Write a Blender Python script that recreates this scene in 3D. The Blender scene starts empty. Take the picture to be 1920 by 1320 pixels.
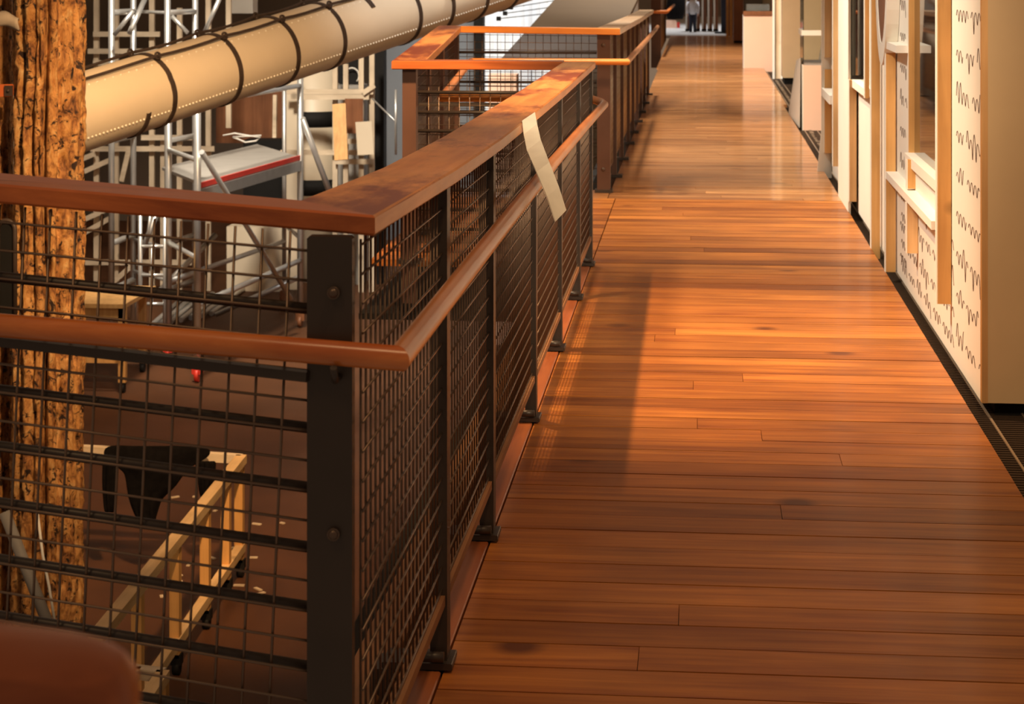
import bpy, math, random
from mathutils import Vector, noise
random.seed(7)
S = bpy.context.scene
COL = S.collection
# ---------------------------------------------------------------- camera
H = 1.51                                   # eye height over the walkway boards
A = math.radians(5.435)                    # camera looks slightly left of the walkway's run (+Y)
CA, SA = math.cos(A), math.sin(A)
F = 3700.0                                 # focal length in pixels of the 1920 px wide frame
cam_d = bpy.data.cameras.new('camera')
cam = bpy.data.objects.new('camera', cam_d); COL.objects.link(cam)
cam.location = (0, 0, H); cam.rotation_euler = (math.radians(90), 0, A)
cam_d.sensor_width = 36; cam_d.lens = F/1920*36
cam_d.shift_x = 0; cam_d.shift_y = -720/1920
cam_d.clip_start = .05; cam_d.clip_end = 200
cam_d.dof.use_dof = True; cam_d.dof.focus_distance = 5.6; cam_d.dof.aperture_fstop = 11
S.camera = cam
# ---------------------------------------------------------------- colour management, world
vs = S.view_settings
vs.view_transform = 'Standard'; vs.look = 'None'; vs.gamma = 1; vs.use_curve_mapping = False
vs.exposure = 0.76
W = bpy.data.worlds.new('world'); S.world = W; W.use_nodes = True
bg = W.node_tree.nodes['Background']
bg.inputs['Color'].default_value = (1.0, .66, .42, 1); bg.inputs['Strength'].default_value = .13

# ---------------------------------------------------------------- lights of the hall and added fill spots
def look(o, t):
    o.rotation_euler = (Vector(t)-o.location).to_track_quat('-Z', 'Y').to_euler()
def spot(loc, to, e, col, ang, blend=.6, r=.12):
    d = bpy.data.lights.new('spot_lamp', 'SPOT'); d.energy = e; d.color = col
    d.spot_size = math.radians(ang); d.spot_blend = blend; d.shadow_soft_size = r
    o = bpy.data.objects.new('spot_lamp', d); COL.objects.link(o); o.location = loc; look(o, to); return o
def area(loc, to, e, col, sx, sy):
    d = bpy.data.lights.new('area_lamp', 'AREA'); d.energy = e; d.color = col
    d.shape = 'RECTANGLE'; d.size = sx; d.size_y = sy
    o = bpy.data.objects.new('area_lamp', d); COL.objects.link(o); o.location = loc; look(o, to); return o
WARM = (1.0, .60, .28); TUNG = (1.0, .74, .46); PALE = (1.0, .88, .72); COOL = (.9, .95, 1.0)
spot((-1.75, 7.6, 5.6), (.0, 7.8, 0), 1420, WARM, 44, 1.0, .07)         # pool on the walkway boards
spot((-1.6, 12.0, 5.6), (.1, 11.8, 0), 900, TUNG, 44, .9, .1)
spot((-.6, 17.0, 6.0), (.1, 17.0, 0), 1500, PALE, 62, .9, .2)
spot((-.4, 25.0, 6.5), (.2, 25.0, 0), 1900, PALE, 66, .9, .2)
spot((-.2, 35.0, 6.5), (.2, 35.0, 0), 2000, PALE, 70, .9, .2)
spot((0, 49.0, 7), (0, 49, 0), 1800, COOL, 80, .9, .3)
spot((-1.9, 7.6, 4.4), (.95, 8.8, 1.1), 640, PALE, 58, .9, .2)          # wash on the exhibit wall
spot((-1.9, 12.6, 4.4), (.95, 12.6, 1.0), 900, PALE, 58, .9, .2)
spot((.3, 1.5, 3.6), (1.0, 7.6, .9), 260, TUNG, 40, .9, .25)            # added fill for the near ends of the studs
spot((-.6, 14.5, 5.0), (1.2, 19.4, .5), 900, TUNG, 40, .9, .2)          # plinths
spot((-.6, 25.0, 5.4), (.9, 30.0, .4), 1300, TUNG, 46, .9, .2)
spot((1.45, 4.0, 2.5), (-.55, 7.6, .85), 430, TUNG, 46, 1.0, .2)          # added fill, stands in for wall bounce on the railing
spot((-1.6, 2.0, 3.3), (-1.0, 4.0, .9), 34, WARM, 56, .8, .3)           # front railing
spot((-1.0, 7.0, 4.2), (-2.6, 11.6, .2), 1700, WARM, 40, .8, .15)       # rotten timber
spot((-1.0, 9.0, 4.6), (-2.6, 14.0, .5), 650, WARM, 50, .9, .3)         # mast
spot((-.9, 13.5, 5.0), (-1.2, 16.8, 1.1), 460, COOL, 60, .8, .3)
spot((-4.5, 16.5, 5.4), (-3.6, 21.5, -.6), 2700, PALE, 74, .8, .5)      # scaffolds
spot((-2.4, 25.4, 5.0), (-1.9, 28, .4), 1000, COOL, 84, .8, .4)         # pale wall
spot((.4, 2.6, 4.4), (.35, 5.0, 0), 165, WARM, 66, 1.0, .2)             # added to brighten the near boards
spot((-5.0, 12.0, 4.0), (-3.3, 13.6, -2.5), 170, WARM, 46, 1.0, .3)      # hall floor

# ---------------------------------------------------------------- pixel <-> place helpers
def cdir(px): return (px-960)/F*CA - SA
def P(px, py, d):
    u = (px-960)/F
    return Vector((d*(u*CA-SA), d*(u*SA+CA), H-(py+60)*d/F))
def G(px, py, z=0.0): return P(px, py, (H-z)*F/(py+60))
def WX(px, X): return X/cdir(px)                       # camera depth of a pixel column on plane x = X
def YX(px, X):
    d = WX(px, X); return d*((px-960)/F*SA+CA)
def ZD(py, d): return H-(py+60)*d/F

# ---------------------------------------------------------------- materials
def new_mat(name):
    m = bpy.data.materials.new(name); m.use_nodes = True
    return m, m.node_tree.nodes, m.node_tree.links, m.node_tree.nodes['Principled BSDF']
def N(nt, t, **kw):
    n = nt.new(t)
    for k, v in kw.items():
        if k in n.inputs: n.inputs[k].default_value = v
        else: setattr(n, k, v)
    return n
def ramp(nodes, stops):
    r = nodes.new('ShaderNodeValToRGB'); e = r.color_ramp.elements
    while len(e) < len(stops): e.new(.5)
    for i, (p, c) in enumerate(stops):
        e[i].position = p; e[i].color = (*c, 1)
    return r
def plain(name, col, rough=.5, metal=0, var=.12, scale=6, bump=0.0, coat=0):
    m, n, l, b = new_mat(name)
    tc = n.new('ShaderNodeTexCoord'); ns = N(n, 'ShaderNodeTexNoise', Scale=scale, Detail=5)
    l.new(tc.outputs['Object'], ns.inputs['Vector'])
    r = ramp(n, [(.25, tuple(c*(1-var) for c in col)), (.75, tuple(min(1, c*(1+var)) for c in col))])
    l.new(ns.outputs['Fac'], r.inputs['Fac']); l.new(r.outputs['Color'], b.inputs['Base Color'])
    b.inputs['Roughness'].default_value = rough; b.inputs['Metallic'].default_value = metal
    b.inputs['Coat Weight'].default_value = coat; b.inputs['Coat Roughness'].default_value = .15
    if bump:
        bp = N(n, 'ShaderNodeBump', Strength=bump, Distance=.01)
        l.new(ns.outputs['Fac'], bp.inputs['Height']); l.new(bp.outputs['Normal'], b.inputs['Normal'])
    return m
def wood(name, c1, c2, axis='X', freq=30, rough=.4, coat=0, knots=0, worn=None, attr=False, coat_r=.2, bump=.15):
    m, n, l, b = new_mat(name)
    tc = n.new('ShaderNodeTexCoord'); mp = n.new('ShaderNodeMapping')
    sc = {'X': (.06, 1, 1), 'Y': (1, .06, 1), 'Z': (1, 1, .06)}[axis]
    mp.inputs['Scale'].default_value = sc
    vec = tc.outputs['Object']
    at = None
    if attr:
        at = n.new('ShaderNodeAttribute'); at.attribute_name = 'tint'
        off = n.new('ShaderNodeVectorMath'); off.operation = 'ADD'
        mul = n.new('ShaderNodeVectorMath'); mul.operation = 'SCALE'; mul.inputs['Scale'].default_value = 30
        l.new(at.outputs['Color'], mul.inputs[0]); l.new(vec, off.inputs[0]); l.new(mul.outputs[0], off.inputs[1])
        vec = off.outputs[0]
    l.new(vec, mp.inputs['Vector'])
    ns = N(n, 'ShaderNodeTexNoise', Scale=freq, Detail=6, Roughness=.6, Distortion=.4)
    l.new(mp.outputs[0], ns.inputs['Vector'])
    r = ramp(n, [(.3, c1), (.7, c2)]); l.new(ns.outputs['Fac'], r.inputs['Fac'])
    out = r.outputs['Color']
    def mix(fac, a, bcol, mode='MIX'):
        x = n.new('ShaderNodeMix'); x.data_type = 'RGBA'; x.blend_type = mode
        if isinstance(fac, float): x.inputs[0].default_value = fac
        else: l.new(fac, x.inputs[0])
        l.new(a, x.inputs[6])
        if isinstance(bcol, tuple): x.inputs[7].default_value = (*bcol, 1)
        else: l.new(bcol, x.inputs[7])
        return x.outputs[2]
    big = N(n, 'ShaderNodeTexNoise', Scale=2.2, Detail=3); l.new(vec, big.inputs['Vector'])
    rb = ramp(n, [(.3, (.72, .70, .68)), (.7, (1.12, 1.1, 1.08))]); l.new(big.outputs['Fac'], rb.inputs['Fac'])
    out = mix(1.0, out, rb.outputs['Color'], 'MULTIPLY')
    if at:
        sp = n.new('ShaderNodeSeparateColor'); l.new(at.outputs['Color'], sp.inputs[0])
        rt = ramp(n, [(0, (.62, .55, .52)), (.5, (1, 1, 1)), (1, (1.28, 1.38, 1.5))]); l.new(sp.outputs[0], rt.inputs['Fac'])
        out = mix(1.0, out, rt.outputs['Color'], 'MULTIPLY')
    if knots:
        v = N(n, 'ShaderNodeTexVoronoi', Scale=knots); l.new(vec, v.inputs['Vector'])
        rk = ramp(n, [(.05, (1, 1, 1)), (.12, (0, 0, 0))]); l.new(v.outputs['Distance'], rk.inputs['Fac'])
        out = mix(rk.outputs['Color'], out, tuple(c*.5 for c in c1))
    rgh = None
    if worn:
        wn = N(n, 'ShaderNodeTexNoise', Scale=worn[1], Detail=7, Roughness=.7); mw = n.new('ShaderNodeMapping')
        mw.inputs['Scale'].default_value = tuple(max(v, .3) if len(worn) < 3 else max(v, .25)*1.0 for v in sc); l.new(vec, mw.inputs['Vector']); l.new(mw.outputs[0], wn.inputs['Vector'])
        rw = ramp(n, [(.46, (0, 0, 0)), (.56, (1, 1, 1))] if len(worn) < 3 else [(.62, (0, 0, 0)), (.74, (.85, .85, .85))]); l.new(wn.outputs['Fac'], rw.inputs['Fac'])
        fac = rw.outputs['Color']
        if len(worn) < 3:                                  # wear sits on the upper face only
            ge = n.new('ShaderNodeNewGeometry'); sx = n.new('ShaderNodeSeparateXYZ'); l.new(ge.outputs['Normal'], sx.inputs[0])
            mm = n.new('ShaderNodeMath'); mm.operation = 'MULTIPLY'; mm.use_clamp = True
            gt = n.new('ShaderNodeMath'); gt.operation = 'GREATER_THAN'; gt.inputs[1].default_value = .7; l.new(sx.outputs['Z'], gt.inputs[0])
            l.new(rw.outputs['Color'], mm.inputs[0]); l.new(gt.outputs[0], mm.inputs[1]); fac = mm.outputs[0]
        out = mix(fac, out, worn[0])
    l.new(out, b.inputs['Base Color'])
    b.inputs['Roughness'].default_value = rough; b.inputs['Specular IOR Level'].default_value = .35
    b.inputs['Coat Weight'].default_value = coat; b.inputs['Coat Roughness'].default_value = coat_r
    bp = N(n, 'ShaderNodeBump', Strength=bump, Distance=.002)
    l.new(ns.outputs['Fac'], bp.inputs['Height']); l.new(bp.outputs['Normal'], b.inputs['Normal'])
    return m
M = {}
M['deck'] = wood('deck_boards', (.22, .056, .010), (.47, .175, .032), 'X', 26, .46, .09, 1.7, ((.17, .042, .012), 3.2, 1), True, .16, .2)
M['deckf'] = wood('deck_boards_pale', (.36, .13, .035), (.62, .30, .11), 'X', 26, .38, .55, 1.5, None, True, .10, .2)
M['plank'] = wood('edge_plank', (.22, .055, .016), (.36, .115, .035), 'Y', 26, .45, .1)
M['beam'] = wood('edge_beam', (.22, .10, .045), (.36, .18, .085), 'Y', 26, .6)
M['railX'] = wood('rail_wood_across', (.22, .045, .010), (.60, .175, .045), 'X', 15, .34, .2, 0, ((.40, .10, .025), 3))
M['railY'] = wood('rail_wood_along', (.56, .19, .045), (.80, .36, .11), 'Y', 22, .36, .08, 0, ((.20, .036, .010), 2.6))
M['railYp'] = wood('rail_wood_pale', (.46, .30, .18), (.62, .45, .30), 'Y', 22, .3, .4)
M['railO'] = wood('rail_wood_orange', (.62, .20, .035), (.80, .30, .06), 'X', 22, .32, .4)
M['handY'] = wood('handrail_along', (.42, .15, .055), (.58, .25, .10), 'Y', 22, .3, .3)
M['handX'] = wood('handrail_across', (.40, .10, .022), (.66, .23, .06), 'X', 16, .26, .5)
M['steel'] = plain('dark_steel', (.030, .021, .017), .42, .0, .15, 8)
M['wire'] = plain('mesh_wire', (.17, .12, .09), .38, .75, .1, 8)
M['bolt'] = plain('bolt_steel', (.10, .07, .055), .35, .6)
M['white'] = plain('white_paint', (.80, .76, .68), .55, 0, .03, 3)
M['peach'] = plain('peach_paint', (.80, .52, .38), .5, 0, .03, 3)
M['tan'] = plain('tan_board', (.52, .36, .20), .5, 0, .05, 4)
M['edge'] = wood('board_edge', (.45, .24, .09), (.6, .34, .14), 'Z', 24, .5)
M['pine'] = wood('raw_pine', (.55, .33, .14), (.72, .48, .24), 'Z', 24, .55, 0, 3.0)
M['pineo'] = wood('orange_pine', (.56, .29, .09), (.74, .42, .15), 'Z', 24, .5, 0, 3.0)
M['pinew'] = wood('pale_pine', (.58, .46, .32), (.74, .62, .46), 'Z', 24, .6, 0, 2.0)
M['pinex'] = wood('pale_pine_across', (.58, .46, .32), (.74, .62, .46), 'X', 24, .6, 0, 2.0)
M['bench'] = wood('bench_pine', (.60, .38, .17), (.76, .54, .28), 'Y', 24, .55, 0, 2.0)
M['ink'] = plain('ink', (.10, .05, .03), .6)
M['black'] = plain('matt_black', (.010, .009, .008), .7)
M['cloth'] = plain('black_cloth', (.006, .005, .005), .95, 0, .3, 30, .3)
M['iron'] = plain('strap_iron', (.055, .036, .027), .5, .2, .3, 14, .2)
M['cream'] = plain('cream_paint', (.68, .57, .42), .45, 0, .07, 1.5)
M['alu'] = plain('aluminium', (.62, .62, .60), .32, .75, .08, 10)
M['grey'] = plain('grey_panel', (.33, .31, .28), .6, 0, .08, 5)
M['greyf'] = plain('grey_floor', (.50, .48, .46), .35, 0, .05, 2)
M['red'] = plain('red_paint', (.55, .035, .02), .45)
M['hull'] = plain('hull_cloth', (.085, .054, .028), .75, 0, .1, 1.5)
M['hullg'] = plain('hull_cloth_grey', (.075, .064, .062), .75, 0, .1, 1.5)
M['hallw'] = plain('hall_wall', (.14, .105, .075), .8, 0, .4, .6)
M['hallf'] = plain('hall_floor', (.085, .033, .013), .6, 0, .35, 1.1)
M['whitew'] = plain('white_wall', (.84, .85, .84), .6, 0, .03, 3)
M['tape'] = plain('paper_strip', (.88, .86, .78), .5, 0, .08, 16)
M['brown'] = wood('brown_board', (.16, .06, .025), (.26, .105, .045), 'Z', 16, .45)
M['canvas'] = plain('grey_canvas', (.46, .38, .29), .9, 0, .2, 10)
M['skin'] = plain('skin', (.55, .33, .24), .5)
M['navy'] = plain('navy_cloth', (.03, .035, .06), .9)
M['shirt'] = plain('shirt_cloth', (.68, .67, .70), .9)
m, n, l, b = new_mat('glass_dark'); M['mirror'] = m
b.inputs['Base Color'].default_value = (.012, .008, .006, 1); b.inputs['Roughness'].default_value = .03; b.inputs['IOR'].default_value = 1.6
m, n, l, b = new_mat('case_glass'); M['glass'] = m
b.inputs['Base Color'].default_value = (.93, .97, .97, 1); b.inputs['Roughness'].default_value = .02
b.inputs['Transmission Weight'].default_value = 1; b.inputs['IOR'].default_value = 1.1
M['cloth'].node_tree.nodes['Principled BSDF'].inputs['Specular IOR Level'].default_value = .08
M['black'].node_tree.nodes['Principled BSDF'].inputs['Specular IOR Level'].default_value = .2
M['hallf'].node_tree.nodes['Principled BSDF'].inputs['Specular IOR Level'].default_value = .2
# rotten timber: orange-tan with dark worm holes and cracks
m, n, l, b = new_mat('rotten_timber'); M['rot'] = m
tc = n.new('ShaderNodeTexCoord'); mp = n.new('ShaderNodeMapping'); mp.inputs['Scale'].default_value = (1, 1, .62)
l.new(tc.outputs['Object'], mp.inputs['Vector'])
n1 = N(n, 'ShaderNodeTexNoise', Scale=13, Detail=9, Roughness=.72, Distortion=.5); l.new(mp.outputs[0], n1.inputs['Vector'])
r1 = ramp(n, [(.34, (.025, .009, .004)), (.42, (.25, .095, .025)), (.53, (.54, .255, .07)), (.74, (.72, .50, .23))]); l.new(n1.outputs['Fac'], r1.inputs['Fac'])
n2 = N(n, 'ShaderNodeTexNoise', Scale=11, Detail=6, Roughness=.7, Distortion=1.2); l.new(tc.outputs['Object'], n2.inputs['Vector'])
r2 = ramp(n, [(.405, (.04, .02, .012)), (.45, (1, 1, 1))]); l.new(n2.outputs['Fac'], r2.inputs['Fac'])
x = n.new('ShaderNodeMix'); x.data_type = 'RGBA'; x.blend_type = 'MULTIPLY'; x.inputs[0].default_value = 1
l.new(r1.outputs['Color'], x.inputs[6]); l.new(r2.outputs['Color'], x.inputs[7]); l.new(x.outputs[2], b.inputs['Base Color'])
b.inputs['Roughness'].default_value = .6
bp = N(n, 'ShaderNodeBump', Strength=.9, Distance=.03); l.new(n1.outputs['Fac'], bp.inputs['Height']); l.new(bp.outputs['Normal'], b.inputs['Normal'])

# ---------------------------------------------------------------- mesh builder
ORG = {}
class MB:
    def __init__(s): s.v = []; s.f = []; s.sm = []; s.t = []
    def add(s, vs, fs, smooth=False, tint=.5):
        o = len(s.v); s.v += [Vector(p) for p in vs]
        for f in fs: s.f.append([o+i for i in f]); s.sm.append(smooth); s.t.append(tint)
        return s
    def hexa(s, c, tint=.5):               # 8 corners: bottom ring then top ring
        return s.add(c, [(3, 2, 1, 0), (4, 5, 6, 7), (0, 1, 5, 4), (1, 2, 6, 5), (2, 3, 7, 6), (3, 0, 4, 7)], False, tint)
    def box(s, x0, x1, y0, y1, z0, z1, tint=.5, ch=0):
        if ch:
            prof = [(x0+ch, z0), (x1-ch, z0), (x1, z0+ch), (x1, z1-ch), (x1-ch, z1), (x0+ch, z1), (x0, z1-ch), (x0, z0+ch)]
            vs = [(a, y0, c) for a, c in prof]+[(a, y1, c) for a, c in prof]; k = 8
            fs = [[i, (i+1) % k, k+(i+1) % k, k+i] for i in range(k)]
            return s.add(vs, [list(f) for f in fs]+[list(range(k-1, -1, -1)), list(range(k, 2*k))], False, tint)
        return s.hexa([(x0, y0, z0), (x1, y0, z0), (x1, y1, z0), (x0, y1, z0), (x0, y0, z1), (x1, y0, z1), (x1, y1, z1), (x0, y1, z1)], tint)
    def beam(s, p0, p1, w, h, up=(0, 0, 1)):
        p0 = Vector(p0); p1 = Vector(p1); d = (p1-p0).normalized(); u = Vector(up)
        if abs(d.dot(u)) > .98: u = Vector((0, 1, 0))
        a = d.cross(u).normalized()*w/2; c = a.cross(d).normalized()*h/2
        return s.hexa([p0-a-c, p0+a-c, p1+a-c, p1-a-c, p0-a+c, p0+a+c, p1+a+c, p1-a+c])
    def tube(s, pts, r, k=10, caps=True, smooth=True, flat=None):
        pts = [Vector(p) for p in pts]; rs = r if isinstance(r, (list, tuple)) else [r]*len(pts)
        o = len(s.v); ref = None
        for i, p in enumerate(pts):
            d = (pts[min(i+1, len(pts)-1)]-pts[max(i-1, 0)]).normalized()
            if ref is None:
                ref = Vector((0, 0, 1)) if abs(d.z) < .9 else Vector((1, 0, 0))
            a = ref - d*ref.dot(d)
            if a.length < 1e-5: a = d.orthogonal()
            a.normalize(); ref = a; c = d.cross(a)
            for j in range(k):
                q = 2*math.pi*j/k
                s.v.append(p+(a*math.cos(q)+c*math.sin(q))*rs[i])
        for i in range(len(pts)-1):
            for j in range(k):
                s.f.append([o+i*k+j, o+i*k+(j+1) % k, o+(i+1)*k+(j+1) % k, o+(i+1)*k+j]); s.sm.append(smooth); s.t.append(.5)
        if caps:
            s.f.append([o+j for j in range(k-1, -1, -1)]); s.sm.append(False); s.t.append(.5)
            e = o+(len(pts)-1)*k; s.f.append([e+j for j in range(k)]); s.sm.append(False); s.t.append(.5)
        return s
    def ball(s, c, r, k=10, m=6, sc=(1, 1, 1)):
        c = Vector(c); vs = []; fs = []
        for i in range(m+1):
            th = math.pi*i/m
            for j in range(k):
                ph = 2*math.pi*j/k
                vs.append(c+Vector((r*sc[0]*math.sin(th)*math.cos(ph), r*sc[1]*math.sin(th)*math.sin(ph), r*sc[2]*math.cos(th))))
        for i in range(m):
            for j in range(k):
                fs.append([i*k+j, (i+1)*k+j, (i+1)*k+(j+1) % k, i*k+(j+1) % k])
        return s.add(vs, fs, True)
    def grid(s, rows, smooth=True):
        w = len(rows[0]); vs = [p for r in rows for p in r]
        return s.add(vs, [[i*w+j, i*w+j+1, (i+1)*w+j+1, (i+1)*w+j] for i in range(len(rows)-1) for j in range(w-1)], smooth)
    def build(s, name, mat, parent=None):
        o0 = ORG.get(parent, Vector((0, 0, 0))) if parent else Vector((0, 0, 0))
        me = bpy.data.meshes.new(name)
        me.from_pydata([tuple(p-o0) for p in s.v], [], s.f)
        me.polygons.foreach_set('use_smooth', s.sm)
        if any(t != .5 for t in s.t):
            at = me.color_attributes.new('tint', 'FLOAT_COLOR', 'CORNER')
            for p in me.polygons:
                for li in p.loop_indices: at.data[li].color = (s.t[p.index], (s.t[p.index]*7.3) % 1, (s.t[p.index]*3.1) % 1, 1)
        me.materials.append(mat); me.update()
        o = bpy.data.objects.new(name, me); COL.objects.link(o)
        if parent: o.parent = parent
        ORG[o] = o0
        return o
def tag(o, label, cat, group=None, kind=None):
    o['label'] = label; o['category'] = cat
    if group: o['group'] = group
    if kind: o['kind'] = kind
    return o
def thing(name, label, cat, loc, group=None):
    o = bpy.data.objects.new(name, None); COL.objects.link(o); o.location = loc; o.empty_display_size = .1
    ORG[o] = Vector(loc); return tag(o, label, cat, group)
def solo(mb, name, mat, label, cat, group=None):
    return tag(mb.build(name, mat), label, cat, group)
def struct(name, mb, mat):
    o = mb.build(name, mat); o['kind'] = 'structure'; return o

# mitred sweep: sections along a path, profile (s to the right in plan, t up)
def sections(path, prof):
    path = [Vector(p) for p in path]; out = []
    for i, p in enumerate(path):
        d0 = (p-path[i-1]) if i else (path[1]-p); d1 = (path[i+1]-p) if i < len(path)-1 else (p-path[i-1])
        a = Vector((d0.x, d0.y, 0)).normalized(); c = Vector((d1.x, d1.y, 0)).normalized()
        ra = Vector((a.y, -a.x, 0)); rc = Vector((c.y, -c.x, 0))
        m = (ra+rc).normalized(); m = m/max(.3, m.dot(ra))
        out.append([p+m*s_+Vector((0, 0, t)) for s_, t in prof])
    return out
def loft(secs, smooth=False):
    k = len(secs[0]); mb = MB(); vs = [p for s_ in secs for p in s_]
    fs = [[i*k+j, i*k+(j+1) % k, (i+1)*k+(j+1) % k, (i+1)*k+j] for i in range(len(secs)-1) for j in range(k)]
    mb.add(vs, fs, smooth); mb.add(secs[0], [list(range(k-1, -1, -1))]); mb.add(secs[-1], [list(range(k))])
    return mb
def rect_prof(w, t, c=.004):
    return [(0, -t+c), (0, -c), (-c, 0), (-w+c, 0), (-w, -c), (-w, -t+c), (-w+c, -t), (-c, -t)]
def round_prof(r, k=16): return [(r*math.cos(2*math.pi*j/k), -r*math.sin(2*math.pi*j/k)) for j in range(k)]

# ================================================================ setting: walkway boards
def boards(mb, x0, x1, y0, y1, pitch, gap=.0058, z=0.0, joints=True):
    y = y0
    while y < y1-.02:
        ye = min(y+pitch, y1)
        cuts = [x0]
        if joints and random.random() < .22: cuts.append(random.uniform(x0+.3, x1-.2))
        cuts.append(x1)
        for a, c in zip(cuts[:-1], cuts[1:]):
            mb.box(a+.0008, c-.0008, y+gap/2, ye-gap/2, z-.035, z+random.uniform(-.0012, .0006), min(1, max(0, random.gauss(.46, .2))), 0)
        y = ye
mb = MB()
boards(mb, -.548, .92, 3.2, 12.93, .15)
boards(mb, -1.70, -.552, 10.12, 12.93, .15)
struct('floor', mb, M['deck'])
mb = MB()
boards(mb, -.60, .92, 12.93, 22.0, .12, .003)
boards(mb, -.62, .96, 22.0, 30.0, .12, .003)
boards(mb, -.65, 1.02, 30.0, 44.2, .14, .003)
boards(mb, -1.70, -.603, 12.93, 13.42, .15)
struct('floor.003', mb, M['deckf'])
POST_Y = [4.24, 5.2, 6.56, 7.78, 8.98, 10.0]
mb = MB(); ys = [3.2]+[v for p in POST_Y for v in (p-.05, p+.05)]+[10.12]
for a, c in zip(ys[0::2], ys[1::2]): mb.box(-.605, -.552, a, c, -.035, .004, .5, .003)
struct('trim_1', mb, M['plank'])
mb = MB(); mb.box(-.78, -.685, 3.3, 9.8, -.26, -.05, .5, .004); struct('trim_2', mb, M['beam'])
mb = MB(); mb.box(-.70, .95, 3.2, 44.2, -.30, -.27); struct('trim_3', mb, M['black'])
mb = MB(); mb.box(-1.75, -.70, 10.05, 13.45, -.30, -.27); struct('trim_4', mb, M['black'])
# floor grating along the right side of the boards
mb = MB()
mb.box(.924, 1.9, 4.5, 34, -.12, -.10)
for i in range(0, 560):
    y = 4.6+i*.03
    if y > 21.4: break
    mb.box(.93, 1.88, y, y+.008, -.10, -.055)
for i in range(0, 210):
    y = 21.4+i*.06
    mb.box(.98 if y < 30 else 1.04, 1.88, y, y+.012, -.10, -.055)
struct('trim_5', mb, plain('grating', (.05, .03, .018), .45, .2))
mb = MB()
for xx in (1.00, 1.12): mb.box(xx, xx+.008, 4.6, 30, -.055, -.05)
for i in range(70):
    y = 15.2+i*.18+random.uniform(-.03, .03); mb.box(1.04, 1.06+random.uniform(0, .02), y, y+.05, -.055, -.048)  # pale ticks stand for glints of light on the grating
struct('trim_6', mb, plain('grating_light', (.30, .22, .15), .4, .3))
mb = MB(); mb.box(-3.6, 3.4, 44.2, 70, -.06, .0); struct('floor.001', mb, M['greyf'])

# ================================================================ railing along the near walkway
NR = thing('railing', 'near walkway railing with wire mesh, broad wooden top rail and round handrail', 'railing', (-.6, 6.5, 0))
c0 = P(703, 404, 3.22); l0 = P(0, 345, 3.41); fdir = (l0-c0).normalized()
tp = [c0+fdir*1.3, c0]+[Vector((-.529, y, z)) for y, z in ((4.28, 1.072), (5.3, 1.053), (6.6, 1.043), (7.8, 1.035), (10.05, 1.032))]
sec = sections(tp, rect_prof(.165, .034))
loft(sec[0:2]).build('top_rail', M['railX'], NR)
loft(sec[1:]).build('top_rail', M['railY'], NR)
h0 = P(0, 610, 3.37); h1 = P(748, 672, 3.16); h1.x = -.479
hp = [h1+(h0-h1).normalized()*1.25, h1]+[Vector((-.479, y, z)) for y, z in ((4.5, .882), (6.4, .872), (8.2, .85), (9.75, .825), (9.95, .822), )]
hp2 = hp+[Vector((-.50, 10.06, .825)), Vector((-.56, 10.13, .84)), Vector((-.70, 10.14, .85))]
sec = sections(hp2, round_prof(.0205))
loft(sec[0:2], True).build('handrail', M['handX'], NR)
loft(sec[1:], True).build('handrail', M['handY'], NR)
# corner post
cp = P(625.5, 600, 3.255)
mb = MB(); mb.box(cp.x-.0375, cp.x+.0375, cp.y-.036, cp.y-.012, -.30, 1.072, .5, .004)
post0 = mb.build('corner_post', M['steel'], NR)
for yy in (547, 998):
    q = P(628, yy, 3.225); mb = MB(); mb.tube([(q.x, cp.y-.036, q.z), (q.x, cp.y-.045, q.z)], .0105, 12); mb.ball((q.x, cp.y-.045, q.z), .008, 10, 5, (1, .6, 1)); mb.build('bolt', M['bolt'], post0)
def zs(v, y): return v*(1-.0148*min(3.0, max(0, y-3.2))-.003*max(0, y-6.2))
PTOP = 1.03
for i, y in enumerate(POST_Y):
    ztop = 1.072-.034 if y < 4.5 else (1.02 if y < 6 else 1.003)
    mb = MB(); mb.box(-.578, -.541, y-.0275, y+.0275, -.22, ztop, .5, .002)
    po = mb.build('post', M['steel'], NR)
    mb = MB(); mb.box(-.68, -.528, y-.048, y+.042, .006, .020, .5, .002); mb.box(-.70, -.585, y-.05, y+.05, -.2, .005)
    mb.tube([(-.60, y-.05, .035), (-.545, y-.05, .035)], .012, 8)
    mb.build('foot_plate', M['steel'], po)
    if i < 5:
        z = .882-.01*max(0, y-6)
        mb = MB(); mb.tube([(-.545, y, z-.06), (-.50, y, z-.055), (-.479, y, z-.022)], .005, 8); mb.build('handrail_bracket', M['bolt'], po)
def wire_panel(rows, cols, r=.0023, k=6):
    mb = MB()
    for pts in rows: mb.tube(pts, r, k, True)
    for pts in cols: mb.tube(pts, r, k, True)
    return mb
ed = [3.185]+POST_Y
for a, c in zip(ed[:-1], ed[1:]):
    rows = []; cols = []; x = -.5585
    a2, c2 = a+.03, c-.026
    v = 1.006+.049
    while v > .17:
        rows.append([(x+.005, a2, zs(v, a2)), (x+.005, c2, zs(v, c2))]); v -= .049
    y = a2+.012
    while y < c2:
        cols.append([(x, y, zs(.165, y)), (x, y, zs(1.062, y))]); y += .05
    wire_panel(rows, cols).build('mesh_panel', M['wire'], NR)
    mb = MB(); mb.hexa([(-.572, a2, zs(.14, a2)), (-.545, a2, zs(.14, a2)), (-.545, c2, zs(.14, c2)), (-.572, c2, zs(.14, c2)),
                        (-.572, a2, zs(.162, a2)), (-.545, a2, zs(.162, a2)), (-.545, c2, zs(.162, c2)), (-.572, c2, zs(.162, c2))])
    mb.build('bottom_rail', M['beam'], NR)
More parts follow.
